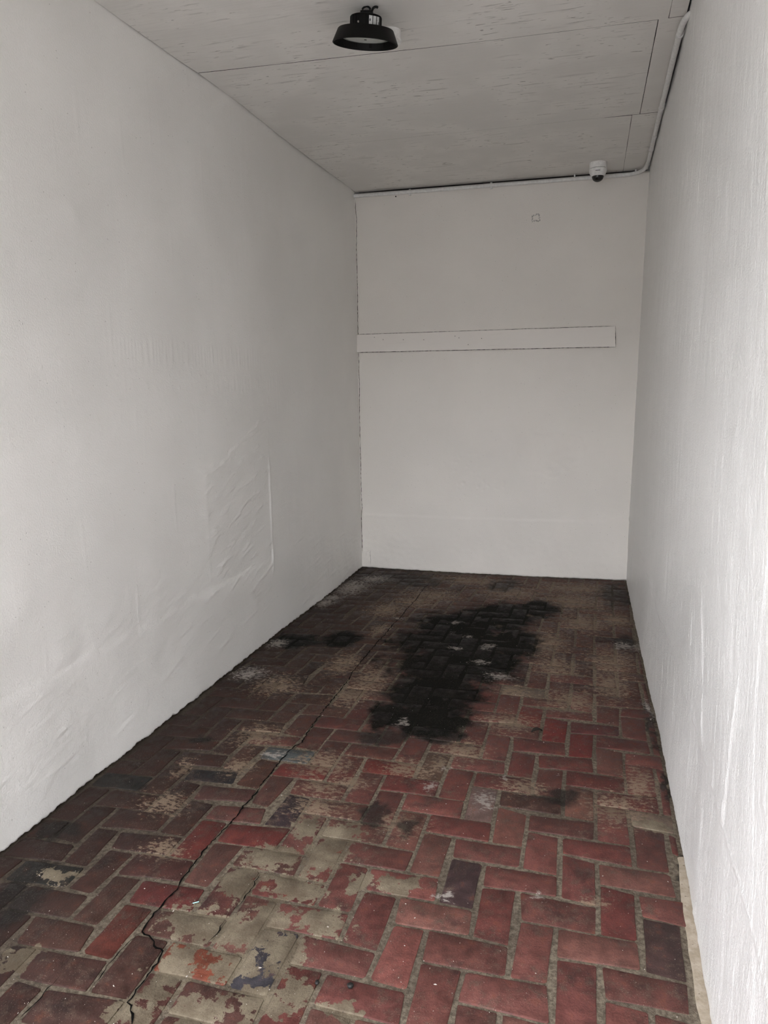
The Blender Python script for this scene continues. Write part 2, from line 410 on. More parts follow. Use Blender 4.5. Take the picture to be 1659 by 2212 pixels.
# the same brick and mortar in a grid of zones, each carrying only the spills that lie in it
ZX, ZY = [-.2, .55, 1.15, 1.6, 2.4], [-1, 1.75, 2.2, 2.8, 3.5, 4.4, 6.2]
def zone_id(x, y):
    i = max(k for k in range(len(ZX) - 1) if x >= ZX[k] or k == 0)
    j = max(k for k in range(len(ZY) - 1) if y >= ZY[k] or k == 0)
    return j * (len(ZX) - 1) + i
ZONES = [(ZX[i], ZX[i + 1], ZY[j], ZY[j + 1]) for j in range(len(ZY) - 1) for i in range(len(ZX) - 1)]
_pad = lambda z: (z[0] - .13, z[1] + .13, z[2] - .13, z[3] + .13)
M_BRICK = [brick_mat(_pad(z)) for z in ZONES]
M_MORTAR = [mortar_mat(z) for z in ZONES]

def fillet_mat():
    m, t, b = new_mat('pale_cement_fillet')
    p = t.pos()
    c = t.mix(t.rng(t.noise(p, 30, 5, .6), .35, .7), srgb(150, 138, 120), srgb(172, 160, 144))
    c = t.mix(t.rng(t.noise(p, 90, 3), .62, .72, 0, .7), c, srgb(80, 66, 54))
    t.lk(c, b.inputs['Base Color'])
    b.inputs['Roughness'].default_value = .85
    t.lk(t.bump(t.noise(p, 80, 4), .5, .004), b.inputs['Normal'])
    return m
M_FILLET = fillet_mat()

# ------------------------------------------------------------------ the setting: walls
XL_F = [(0, -.01), (2.4, -.012), (2.85, -.002), (3.8, .004), (4.3, .007), (5.1, .026), (5.9, .018)]
XL_C = [(0, -.04), (2.8, -.033), (3.04, -.024), (3.3, -.013), (3.5, .002), (3.9, .014), (4.43, .006), (5.0, .016), (5.9, .034)]
XR_F = [(0, 2.118), (1.77, 2.123), (2.1, 2.127), (2.7, 2.130), (3.2, 2.130), (3.79, 2.121), (4.72, 2.109), (5.9, 2.097)]
XR_C = [(0, 2.122), (3.5, 2.126), (5.2, 2.133), (5.9, 2.137)]
YB_F = [(0, 5.842), (.3, 5.826), (.77, 5.813), (1.43, 5.818), (2.12, 5.86)]
YB_C = [(0, 5.795), (.5, 5.806), (1.0, 5.812), (2.12, 5.835)]

def pn(x, y, seed=0):
    """gradient noise on arrays, about -1..1"""
    xi, yi = np.floor(x).astype(np.int64), np.floor(y).astype(np.int64)
    xf, yf = x - xi, y - yi
    def g(ix, iy):
        h = (ix * 374761393 + iy * 668265263 + seed * 974711) & 0xffffffff
        h = ((h ^ (h >> 13)) * 1274126177) & 0xffffffff
        return ((h ^ (h >> 16)) & 0xffff) / 65536.0 * 2 * np.pi
    def dot(ix, iy, dx, dy):
        a = g(ix, iy)
        return np.cos(a) * dx + np.sin(a) * dy
    u, v = xf * xf * xf * (xf * (xf * 6 - 15) + 10), yf * yf * yf * (yf * (yf * 6 - 15) + 10)
    n0 = dot(xi, yi, xf, yf) * (1 - u) + dot(xi + 1, yi, xf - 1, yf) * u
    n1 = dot(xi, yi + 1, xf, yf - 1) * (1 - u) + dot(xi + 1, yi + 1, xf - 1, yf - 1) * u
    return (n0 * (1 - v) + n1 * v) * 1.5

def ss(a, b, x):
    t = np.clip((x - a) / (b - a), 0, 1)
    return t * t * (3 - 2 * t)

def lumps(u, v, seed):
    return pn(u * 1.1, v * 1.1, seed) * .0045 + pn(u * 3.6, v * 3.6, seed + 1) * .0020 + pn(u * 10, v * 10, seed + 2) * .0009

def left_relief(y, z):
    wob = pn(y * 6, z * 6, 31) * .5 + pn(y * 17, z * 17, 32) * .25
    d = .003 * ss(.50, .47, z - .03 * wob)                                   # plinth
    # old repair: ragged top, crested right edge, trowel ridges inside
    top = 1.10 + .19 * ss(3.4, 4.0, y) + .05 * wob
    yr = 4.095 + .012 * wob
    inside = ss(3.26, 3.36, y + .04 * wob) * ss(yr + .008, yr - .008, y) * ss(.30, .38, z + .05 * wob) * ss(top + .008, top - .008, z)
    d += .0012 * inside
    d += .0036 * inside * ss(top - .05, top - .005, z) * (.4 + .6 * ss(-.2, .3, pn(y * 14, z * 9, 33)))
    d += .0065 * np.exp(-((y - yr) / .010) ** 2) * ss(.36, .44, z) * ss(1.12, 1.02, z) * (.45 + .8 * np.clip(pn(y * 3, z * 7, 34) + .4, 0, 1))
    d += .0012 * np.exp(-((y - 3.36 - .02 * wob) / .014) ** 2) * ss(.36, .44, z) * ss(1.15, 1.05, z)
    q1, q2 = (y * .26 - z), (y + z * .26)
    rid = pn(q1 * 30, q2 * 6.5, 35) + .45 * pn(q1 * 66, q2 * 15, 36)
    d += .0060 * inside * np.clip(rid - .22, 0, 1)
    # slanting float marks low on the wall
    low = ss(1.05, .45, z) * (1 - inside)
    f1, f2 = (y * .14 - z), (y + z * .14)
    r2 = pn(f1 * 34, f2 * 3.6, 37) + .35 * pn(f1 * 70, f2 * 9, 38)
    d += .0042 * low * np.clip(r2 - .40, 0, 1) + .0006 * low * pn(f1 * 60, f2 * 14, 39)
    # combed bands of thick paint
    comb = pn(y * 46, z * 3.0, 40)
    b1 = ss(2.62, 2.85, y) * ss(4.1, 3.85, y) * ss(1.575, 1.61, z + .02 * pn(y * 30, z * 0, 41)) * ss(1.71, 1.67, z + .03 * wob)
    b2 = ss(3.3, 3.5, y) * ss(4.4, 4.2, y) * ss(1.455, 1.475, z) * ss(1.54, 1.515, z + .02 * pn(y * 30, z * 0, 42))
    d += .0022 * np.clip(comb + .1, -.2, 1) * np.maximum(b1, .6 * b2)
    # pimples and short drips
    pim = pn(y * 40, z * 40, 43)
    d += .0065 * np.clip(pim - .52, 0, 1) * (.25 + .75 * ss(1.15, 1.35, z) * ss(1.72, 1.55, z))
    drip = pn(y * 30, z * 2.6, 44)
    d += .0030 * np.clip(drip - .55, 0, 1)
    return d + .0005 * pn(y * 55, z * 55, 45) * ss(.9, .2, z)

def back_relief(x, z):
    r = np.hypot((x - 1.52) / .24, (z - .95) / .17) + .35 * pn(x * 5, z * 5, 51)
    d = -.004 * ss(1.05, .90, r) + .0022 * pn(x * 16, z * 22, 52) * ss(1.2, .8, r)
    pk = pn(x * 26, z * 30, 53)
    d -= .014 * np.clip(pk - .38, 0, 1) * ss(.36, .1, np.abs(x - .98)) * ss(.26, .08, np.abs(z - .80))
    d += .0035 * ss(.456, .440, z + .006 * pn(x * 12, z * 0, 54))
    return d + .0012 * pn(x * 22, z * 26, 55) * ss(.6, .1, z) + .0022 * np.clip(pn(x * 5, z * 34, 56) - .5, 0, 1) * ss(1.6, 1.2, z)

def right_relief(y, z):
    # diagonal trowel crests, vertical brush drags and sagging blisters of paint
    w = .018 * pn(y * 3, z * 3, 61) + .006 * pn(y * 14, z * 14, 69)
    s1 = z - .478 + w                                                        # ragged plinth line
    d = .003 * ss(-.010, .010, s1) + .0040 * np.exp(-(s1 / .009) ** 2) * (.4 + .6 * ss(-.3, .3, pn(y * 4, z * 0, 60)))
    s2 = (y - 1.80) * 4.2 + (z - .60) + w * 2
    d += .0035 * np.exp(-(s2 / .045) ** 2) * ss(.48, .54, z) * ss(.95, .75, z)
    s3 = (y - 2.25) * -2.4 + (z - .68) + w * 2
    d += .0030 * np.exp(-(s3 / .03) ** 2) * ss(.48, .54, z) * ss(.98, .85, z)
    d += .0013 * pn(y * 5, z * .9, 62) + .0004 * pn(y * 16, z * 1.6, 63) + .0005 * pn(y * 55, z * 9, 64) + .0006 * pn(y * 38, z * 30, 68)
    bl = pn(y * 9, z * 2.6, 65)
    d -= .0012 * ss(.05, .25, bl)
    fl = pn(y * 62, z * 20, 66)
    d += .0024 * np.clip(fl - .34, 0, 1) * (.45 + .55 * ss(-.1, .3, pn(y * 4, z * 1.5, 67)))
    return d

def tab(t, v):
    return np.interp(v, [a for a, _ in t], [b for _, b in t])

def ragged(u, seed, amp):
    return .004 + amp * np.maximum(0., .45 + pn(u * 24, u * 0 + seed, 71) * .8 + .5 * pn(u * 75, u * 0 + seed, 72))

def wall_sheet(name, P, Q, mat):
    """P: (rows, columns, 3) visible face; Q: same rim on the hidden outer face"""
    nv, nu = P.shape[0] - 1, P.shape[1] - 1
    ii = np.arange((nu + 1) * (nv + 1)).reshape(nv + 1, nu + 1)
    quads = np.stack([ii[:-1, :-1], ii[:-1, 1:], ii[1:, 1:], ii[1:, :-1]], -1).reshape(-1, 4)
    rim = np.concatenate([ii[0, :], ii[1:, -1], ii[-1, -2::-1], ii[-2:0:-1, 0]])
    verts = np.concatenate([P.reshape(-1, 3), Q.reshape(-1, 3)[rim]])
    b0, m = P.shape[0] * P.shape[1], len(rim)
    k = np.arange(m); k2 = (k + 1) % m
    side = np.stack([rim[k], b0 + k, b0 + k2, rim[k2]], -1)
    faces = np.concatenate([quads, side])
    nf = len(faces)
    me = bpy.data.meshes.new(name)
    me.vertices.add(len(verts)); me.vertices.foreach_set('co', verts.astype(np.float32).ravel())
    loops = np.concatenate([faces.ravel(), b0 + k])
    me.loops.add(len(loops)); me.loops.foreach_set('vertex_index', loops.astype(np.int32))
    me.polygons.add(nf + 1)
    me.polygons.foreach_set('loop_start', np.concatenate([np.arange(nf) * 4, [nf * 4]]).astype(np.int32))
    smooth = np.zeros(nf + 1, bool); smooth[:len(quads)] = True
    me.polygons.foreach_set('use_smooth', smooth)
    me.update(calc_edges=True); me.validate()
    o = link(name, me, mat)
    return tag(o, kind='structure')

Y0, Y1, ZT = Y_FRONT, 5.90, 2.985
def side_wall(name, ys, nz, xf, xc, rag, sgn, lump_seed, relief, x_out, mat):
    y = np.asarray(ys)[None, :]; v = np.linspace(0, 1, nz + 1)[:, None]
    zb = rag(np.asarray(ys))[None, :]
    z = zb + (ZT - zb) * v; y = y + 0 * z
    kk = z / H
    x = tab(xf, y) * (1 - kk) + tab(xc, y) * kk + sgn * (lumps(y, z, lump_seed) + relief(y, z))
    Q = np.stack([x * 0 + x_out, y, -.06 + (ZT + .06) * (v + 0 * y)], -1)
    return wall_sheet(name, np.stack([x, y, z], -1), Q, mat)
ys_l = np.concatenate([np.linspace(Y0, 1.85, 40)[:-1], np.linspace(1.85, Y1, 640)])
wall_left = side_wall('wall_left', ys_l, 420, XL_F, XL_C, lambda u: .9 * ragged(u, 1.3, .010), 1, 11, left_relief, -.16, M_WALL_L)
ys_r = np.concatenate([np.linspace(Y0, 1.2, 30)[:-1], np.linspace(1.2, 3.4, 480)[:-1], np.linspace(3.4, Y1, 300)])
wall_right = side_wall('wall_right', ys_r, 380, XR_F, XR_C, lambda u: .6 * ragged(u, 5.3, .005), -1, 21, right_relief, 2.29, M_WALL_R)

def back_y(x, z):
    kk = z / H
    return tab(YB_F, x) * (1 - kk) + tab(YB_C, x) * kk - lumps(x, z, 81) * .9 - back_relief(x, z)
def make_back():
    xs = np.linspace(-.06, 2.20, 240); v = np.linspace(0, 1, 301)[:, None]
    zb = .6 * ragged(xs, 9.3, .008)[None, :]
    z = zb + (H - .013 - zb) * v; x = xs[None, :] + 0 * z
    Q = np.stack([x, x * 0 + 5.98, -.06 + (H - .013 + .06) * (v + 0 * x)], -1)
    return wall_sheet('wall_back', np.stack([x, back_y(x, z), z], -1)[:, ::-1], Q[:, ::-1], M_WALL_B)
wall_back = make_back()

# front wall: the doorway behind the camera, with its lintel
lint = box_mesh('wall_front', (-.16, Y_FRONT - .22, LINTEL), (2.29, Y_FRONT, ZT), M_WALL_L, bevel=.008)
tag(lint, kind='structure')

# roof over the boards, closing the dark cavity
def roof():
    bm = bmesh.new()
    def bx(lo, hi):
        r = bmesh.ops.create_cube(bm, size=1.0)
        for v in r['verts']:
            v.co = Vector([lo[i] + (v.co[i] + .5) * (hi[i] - lo[i]) for i in range(3)])
    bx((-.40, Y_FRONT - .5, 2.985), (2.55, 6.35, 3.12))
    bx((-.40, 5.98, -.1), (2.55, 6.10, 2.984))
    me = bpy.data.meshes.new('roof'); bm.to_mesh(me); bm.free()
    o = link('roof', me, simple('roof_slab', (.10, .095, .09), .9))
    return tag(o, kind='structure')
roof()

# ------------------------------------------------------------------ ceiling boards
ceiling = empty('ceiling', (1.06, 3.0, H))
tag(ceiling, kind='structure')
def panel(poly, zlift=0.0):
    """poly: plan outline (counter-clockwise); 8 mm sheet, each edge split so it can wander a little"""
    n = len(poly)
    pts = []
    for i in range(n):
        a, b = Vector(poly[i]), Vector(poly[(i + 1) % n])
        k = max(1, int((b - a).length / .12))
        nrm = Vector(((b - a).y, -(b - a).x)).normalized()
        for s in range(k):
            q = a.lerp(b, s / k)
            if s: q = q + nrm * (.0016 * noise.noise(Vector((q.x * 9, q.y * 9, 2))))
            pts.append(q)
    m = len(pts)
    vs = [(q.x, q.y, H + zlift) for q in pts] + [(q.x, q.y, H + zlift + .009) for q in pts]
    fs = [tuple(range(m))[::-1], tuple(range(m, 2 * m))] + [(i, (i + 1) % m, m + (i + 1) % m, m + i) for i in range(m)]
    o = pydata('board', vs, fs, M_CEIL, ceiling)
    o.data.materials.append(M_DARK)
    for p in o.data.polygons[2:]: p.material_index = 1
    o.matrix_parent_inverse = Matrix.Translation((-1.06, -3.0, -H))
    fix_normals(o)
    return o
def xl(y):
    return interp(XL_C, y) + .0045 + .006 * noise.noise(Vector((y * 7, 3, 3)))
def left_edge(ya, yb):
    k = 14
    return [(xl(yb + (ya - yb) * s / k), yb + (ya - yb) * s / k) for s in range(k + 1)]
G = .0024
XE = lambda y: interp(XR_C, y) - .0105
YEND = lambda x: interp(YB_C, x) + .02
# rows of sheets; the narrow make-up strips run along the right wall
panel([(2.048, 2.36), (2.050, 3.5645), (1.25, 3.5460)] + left_edge(2.36, 3.484 - G))
panel([(2.0502, 2.36), (XE(2.4), 2.36), (XE(3.56), 3.562), (2.0524, 3.562)], .0006)
panel([(1.20, 3.545 + G), (2.011, 3.566), (2.005, 4.683)] + left_edge(3.484 + G, 4.683), .0003)
panel([(2.0125 + G * .6, 3.566), (XE(3.57), 3.566), (XE(4.68), 4.683), (2.0065 + G * .6, 4.683)], .0010)
panel([(1.80, 4.680), (1.83, 4.6855), (1.965, 4.690), (1.962, YEND(1.96)), (1.0, YEND(1.0))] + left_edge(4.678, YEND(0)), .0)
panel([(1.9665 + G * .3, 4.690), (XE(4.7), 4.688), (XE(5.8), YEND(2.1)), (1.9632 + G * .3, YEND(1.97))], .0012)
panel([(XE(2), Y_FRONT), (XE(2.35), 2.357)] + left_edge(Y_FRONT, 2.357), .0)

# ------------------------------------------------------------------ floor: mortar bed with herringbone bricks
CX = [[1.087885, 3.231709], [0.030226, 1.958807], [0.019377, -0.020645], [1.086048, 0.002154], [-0.044251, 0.020221], [0.024141, -0.032538]]
def lattice(a, b):
    """joint crossing (a, b) of the herringbone, laid a little out of true by hand"""
    s, t = (a + 6) / 10, (b - 12) / 18
    k = (1, t, t * t, s, s * t, s * s)
    x = sum(CX[i][0] * k[i] for i in range(6)); y = sum(CX[i][1] * k[i] for i in range(6))
    r = RES.get((a, b))
    if r is None:
        rr = random.Random(a * 1009 + b * 31)
        r = (rr.uniform(-.004, .004), rr.uniform(-.004, .004))
    return Vector((x + r[0], y + r[1]))

def bed():
    nx, ny = 70, 190
    vs, fs = [], []
    for j in range(ny + 1):
        for i in range(nx + 1):
            x, y = -.10 + 2.34 * i / nx, Y_FRONT + (5.93 - Y_FRONT) * j / ny
            o = min(math.hypot((x - e[0]) / e[2], (y - e[1]) / e[3]) for e in OIL)
            vs.append((x, y, -.0030 + .0026 * sstep(1.1, .7, o) + .0014 * noise.noise(Vector((x * 14, y * 14, 1)))))
    for j in range(ny):
        for i in range(nx):
            k = j * (nx + 1) + i
            fs.append((k, k + 1, k + nx + 2, k + nx + 1))
    o = pydata('floor', vs, fs, None, smooth=True)
    for m in M_MORTAR: o.data.materials.append(m)
    for p in o.data.polygons: p.material_index = zone_id(p.center.x, p.center.y)
    return tag(o, kind='structure')
floor = bed()

RED = [srgb(88, 50, 44), srgb(94, 53, 47), srgb(81, 47, 41), srgb(92, 57, 49), srgb(85, 45, 40)]
BRN = [srgb(60, 41, 34), srgb(54, 38, 32), srgb(64, 43, 34), srgb(51, 36, 32), srgb(58, 38, 31)]
SPECIAL = {(-13, 5): (48, 47, 50), (-9, 3): (66, 52, 56), (-3, 1): (84, 62, 62), (-7, -3): (70, 66, 72), (-11, 7): (96, 104, 104),
           (-15, -1): (46, 52, 48), (-16, 4): (52, 60, 58), (2, 0): (86, 62, 58), (1, 1): (120, 60, 54), (-11, -1): (112, 50, 46),
           (2, 6): (140, 118, 100), (-3, 15): (120, 104, 88), (-10, 2): (116, 52, 46), (-11, 1): (118, 50, 44), (-9, -3): (138, 70, 46),
           (-11, -3): (112, 54, 42), (0, 12): (104, 56, 54), (-2, 12): (128, 56, 50), (-1, 11): (126, 48, 44), (0, 10): (122, 52, 48),
           (0, 6): (128, 84, 70), (-2, 6): (82, 54, 46), (-3, 5): (128, 100, 92), (-6, 6): (118, 58, 52), (-5, 7): (104, 78, 62),
           (-7, 7): (120, 52, 44), (-10, 6): (122, 54, 48), (-4, 22): (96, 44, 38), (1, 23): (62, 38, 36), (3, -1): (100, 66, 62)}
def brick_colour(a, b, cx, cy):
    if (a, b) in SPECIAL: c = Vector(srgb(*SPECIAL[(a, b)])) * .56; g = sum(c) / 3; return tuple(c.lerp(Vector((g, g, g)), .14))
    r = random.Random(a * 7919 + b * 104729)
    brown = sstep(1.15, .35, cx + r.uniform(-.25, .25)) * .8 + sstep(3.1, 4.3, cy + r.uniform(-.4, .4)) * .7
    ca, cb = Vector(r.choice(RED)), Vector(r.choice(BRN))
    c = ca.lerp(cb, min(1., brown)) * r.uniform(.86, 1.14) * (1 + .12 * sstep(3.6, 4.8, cy)) * (1 + .30 * sstep(1.0, 1.4, cx) * sstep(2.7, 2.1, cy))
    g = sum(c) / 3; c = c.lerp(Vector((g, g * .96, g * .93)), .10 + .10 * r.random())
    if r.random() < .0: c = Vector(srgb(54, 46, 46))
    return tuple(c)

def brick_geo(a, b, horiz):
    w, h = (2, 1) if horiz else (1, 2)
    q = [lattice(a, b), lattice(a + w, b), lattice(a + w, b + h), lattice(a, b + h)]
    r = random.Random(a * 131 + b * 977)
    # cut to the walls
    for p in q:
        p.x = max(interp(XL_F, p.y) + .004, min(interp(XR_F, p.y) - (.005 if p.y > 2.36 else .012), p.x))
        p.y = max(Y_FRONT + .01, min(interp(YB_F, p.x) - .004, p.y))
    wid = min((q[1] - q[0]).length, (q[2] - q[3]).length); hei = min((q[3] - q[0]).length, (q[2] - q[1]).length)
    lim = .034 if q[0].y < 2.36 else .022
    if wid < lim or hei < .022: return None
    g = [r.uniform(.0042, .0070) for _ in range(4)]     # half joint on each side: bottom, right, top, left
    g[1] += .0016; g[3] += .0016
    ins = [Vector((q[0].x + g[3], q[0].y + g[0])), Vector((q[1].x - g[1], q[1].y + g[0])),
           Vector((q[2].x - g[1], q[2].y - g[2])), Vector((q[3].x + g[3], q[3].y - g[2]))]
    if ins[1].x - ins[0].x < .008 or ins[3].y - ins[0].y < .008: return None
    out = []
    for i in range(4):
        p, n, pr = ins[i], ins[(i + 1) % 4], ins[i - 1]
        c = r.uniform(.002, .007)
        c1 = min(c, (pr - p).length * .3); c2 = min(c * r.uniform(.7, 1.3), (n - p).length * .3)
        out.append(p + (pr - p).normalized() * c1)
        out.append(p + (n - p).normalized() * c2)
        if (n - p).length > .15:
            e = (n - p); nn = Vector((-e.y, e.x)).normalized()
            out.append(p + e * r.uniform(.35, .65) + nn * r.uniform(-.0015, .0025))
    m = len(out)
    cen = sum(out, Vector((0, 0))) / m
    z0 = r.uniform(-.0012, .0014); tx, ty = r.uniform(-.008, .008), r.uniform(-.008, .008)
    zt = lambda p: z0 + tx * (p.x - cen.x) + ty * (p.y - cen.y)
    vs = [(p.x, p.y, -.02) for p in out]
    vs += [(p.x, p.y, zt(p) - .0013) for p in out]
    for p in out:
        d = cen - p
        t = p + d.normalized() * .003
        vs.append((t.x, t.y, zt(t)))
    fs = []
    for k in range(2):
        for i in range(m):
            fs.append((k * m + i, k * m + (i + 1) % m, (k + 1) * m + (i + 1) % m, (k + 1) * m + i))
    fs.append(tuple(2 * m + i for i in range(m)))
    return vs, fs, cen, brick_colour(a, b, cen.x, cen.y)

def finish(o, cols):
    at = o.data.color_attributes.new('brick_col', 'FLOAT_COLOR', 'POINT')
    buf = []
    for c in cols: buf += [c[0], c[1], c[2], 1.0]
    at.data.foreach_set('color', buf)
    for p in o.data.polygons: p.use_smooth = True
    o.data.set_sharp_from_angle(angle=math.radians(60))

CAM = cam_o.matrix_world.translation.copy()
CINV = cam_o.matrix_world.inverted()
bricks = []
for b in range(-24, 41):
    for a in range(-20, 7):
        s = (a + b) % 4
        if s == 0: g = brick_geo(a, b, True)
        elif s == 2: g = brick_geo(a, b, False)
        else: continue
        if g is None: continue
        c = CINV @ Vector((g[2].x, g[2].y, 0))
        fx, fy = .5139, .6852        # half-width and half-height of the view at unit distance
        seen = c.z < 0 and abs(c.x / -c.z) < fx * 1.06 and abs(c.y / -c.z) < fy * 1.05
        bricks.append((0 if seen else 1, (Vector((g[2].x, g[2].y, 0)) - CAM).length, g))
bricks.sort(key=lambda e: (e[0], e[1]))
for _, _, (vs, fs, cen, col) in bricks[:300]:
    o = pydata('brick', vs, fs, M_BRICK[zone_id(cen.x, cen.y)], floor)
    finish(o, [col] * len(vs))
V, F, C, Z = [], [], [], []
for _, _, (vs, fs, cen, col) in bricks[300:]:
    k = len(V)
    V += vs; F += [tuple(i + k for i in f) for f in fs]; C += [col] * len(vs); Z += [zone_id(cen.x, cen.y)] * len(fs)
rest = pydata('small_bricks', V, F, None, floor)
for m in M_BRICK: rest.data.materials.append(m)
rest.data.polygons.foreach_set('material_index', Z)
finish(rest, C)
tag(rest, kind='stuff')

# cement strip that fills the widening gap along the right wall
def fillet():
    vs, fs = [], []
    n = 40
    for i in range(n + 1):
        y = .9 + 1.52 * i / n
        xw = interp(XR_F, y) + .01
        xi = 2.098 + .006 * noise.noise(Vector((y * 9, 0, 4))) + .012 * sstep(2.1, 2.4, y)
        vs += [(xi, y, -.004), (xi + .007, y, .0012), (xw, y, .004 + .003 * noise.noise(Vector((y * 6, 2, 2))))]
    for i in range(n):
        for k in range(2):
            a = i * 3 + k
            fs.append((a, a + 1, a + 4, a + 3))
    return pydata('cement_fillet', vs, fs, M_FILLET, floor, smooth=True)
fillet()

# cracks: thin jagged dark slits following the joints
def crack(path, w, name='crack', z=.0030, parent=None, jit=.0035, plane=None, seed=0):
    r = random.Random(seed)
    pts = []
    for (x0, y0), (x1, y1) in zip(path, path[1:]):
        k = max(1, int(math.hypot(x1 - x0, y1 - y0) / .012))
        for s in range(k):
            pts.append(Vector((x0 + (x1 - x0) * s / k, y0 + (y1 - y0) * s / k)))
    pts.append(Vector(path[-1]))
    vs, fs = [], []
    for i, p in enumerate(pts):
        t = (pts[min(i + 1, len(pts) - 1)] - pts[max(i - 1, 0)]).normalized()
        nn = Vector((-t.y, t.x))
        c = p + nn * r.uniform(-jit, jit)
        ww = w * r.uniform(.35, 1.25) * .5 * min(1, (i + .3) / 4, (len(pts) - i - .7) / 4)
        for q in (c - nn * ww, c + nn * ww):
            vs.append(plane(q.x, q.y) if plane else (q.x, q.y, z))
    for i in range(len(pts) - 1):
        fs.append((2 * i, 2 * i + 1, 2 * i + 3, 2 * i + 2))
    return pydata(name, vs, fs, M_DARK, parent)
CRACK = [[0.796, 1.429], [0.771, 1.461], [0.75, 1.48], [0.745, 1.519], [0.75, 1.581], [0.746, 1.639], [0.742, 1.652], [0.706, 1.662], [0.685, 1.686], [0.658, 1.694], [0.644, 1.7], [0.641, 1.72], [0.636, 1.761], [0.641, 1.806], [0.64, 1.829], [0.647, 1.895], [0.639, 1.917], [0.634, 1.979], [0.631, 2.101], [0.644, 2.263], [0.643, 2.317], [0.64, 2.347], [0.647, 2.398], [0.648, 2.457], [0.644, 2.482], [0.642, 2.581], [0.642, 2.688], [0.643, 2.76], [0.653, 2.815], [0.666, 2.851], [0.659, 2.94], [0.651, 3.046], [0.65, 3.364], [0.651, 3.558], [0.639, 3.632], [0.638, 3.795], [0.64, 4.027], [0.64, 4.123], [0.648, 4.266], [0.646, 4.461], [0.66, 4.58], [0.656, 4.775], [0.662, 4.881], [0.666, 5.018], [0.658, 5.31], [0.669, 5.439]]
crack([[.82, 1.36]] + CRACK, .0058, parent=floor, seed=1)
crack([[0.644, 1.7], [0.631, 1.662], [0.626, 1.594], [0.633, 1.529], [0.633, 1.478]], .003, parent=floor, seed=2)
crack([[0.53, 1.51], [0.528, 1.467], [0.526, 1.41], [0.52, 1.358]], .0035, parent=floor, seed=3)
crack([[0.848, 1.799], [0.85, 1.748], [0.844, 1.702]], .006, parent=floor, seed=4)
crack([[0.858, 2.01], [0.863, 1.926], [0.856, 1.839]], .004, parent=floor, seed=5)
# hairline cracks in the plaster
LBX = lambda z: interp(XL_F, 5.8) * (1 - z / H) + interp(XL_C, 5.8) * z / H
crack([[.004, 2.86], [.0, 2.80], [.006, 2.72], [.0, 2.5], [.003, 2.2], [.0, 1.9], [.004, 1.5], [.0, 1.2], [.002, .9], [.001, .62], [.007, .50], [.0, .44], [.003, .12]], .0035,
      parent=wall_back, jit=.0012, seed=6, plane=lambda x, z: (LBX(z) + x + .006, float(back_y(np.array(LBX(z) + x + .006), np.array(z))) - .006, z))
def on_back(x, z, off=.0012):
    return (x, float(back_y(np.array(x), np.array(z))) - off, z)
crack([[.094, .015], [.098, .06], [.094, .13], [.104, .155]], .0022, parent=wall_back, jit=.001, seed=7, plane=lambda x, z: on_back(x, z, .002))
crack([[.055, .09], [.06, .13], [.09, .145]], .0016, parent=wall_back, jit=.001, seed=8, plane=lambda x, z: on_back(x, z, .002))

# ------------------------------------------------------------------ lamp under the ceiling
M_BLACK = simple('black_powder_coat', (.0018, .0019, .0018), .5, 0.0, .2)
M_BLACK_IN = simple('black_inside', (.004, .0036, .0033), .7, 0.0, .2)
M_LENS = simple('frosted_lens', (.52, .55, .53), .28)
M_LABEL = simple('paper_label', (.62, .63, .63), .6)
M_PRINT = simple('label_print', (.10, .10, .11), .6)
M_STEEL = simple('bright_screw', (.55, .55, .52), .3, 1.0)
lamp = empty('bay_lamp', (0.912, 3.141, 2.793))
lamp.rotation_euler = (math.radians(10.8), math.radians(7), 0)
tag(lamp, 'black round industrial lamp with a flared shade hanging under the ceiling', 'lamp')
lathe('shade', [(.126, 0), (.1275, .002), (.108, .047), (.1055, .0495), (.060, .053), (.060, .049), (.104, .0455), (.106, .042), (.1235, .003), (.1235, 0)], M_BLACK, lamp, 64, closed=True)
lathe('driver_housing', [(.0, .050), (.0605, .050), (.0605, .088), (.058, .093), (.052, .0955), (.0, .0955)], M_BLACK, lamp, 48)
for k in range(10):
    a = math.radians(200 + k * 16)
    f = box_mesh('cooling_fin', (.0595, -.0012, .052), (.0618, .0012, .090), M_BLACK, lamp)
    f.rotation_euler.z = a
lens = lathe('lens', [(.0, .0165), (.05, .0172), (.078, .0195), (.084, .022), (.086, .030), (.0, .032)], M_LENS, lamp, 56)
lathe('lens_ring', [(.083, .0195), (.089, .0195), (.092, .024), (.092, .034), (.084, .034), (.082, .024)], simple('clear_ring', (.30, .32, .31), .2), lens, 56, closed=True)
lathe('led_chip', [(.0, .0145), (.005, .0145), (.005, .0175), (.0, .0175)], M_PRINT, lens, 20)
for k in range(12):
    a = 2 * math.pi * k / 12 + .13
    c = box_mesh('clip', (.1055, -.0035, .006), (.1085, .0035, .030), M_BLACK_IN, lamp)
    c.rotation_euler.z = a
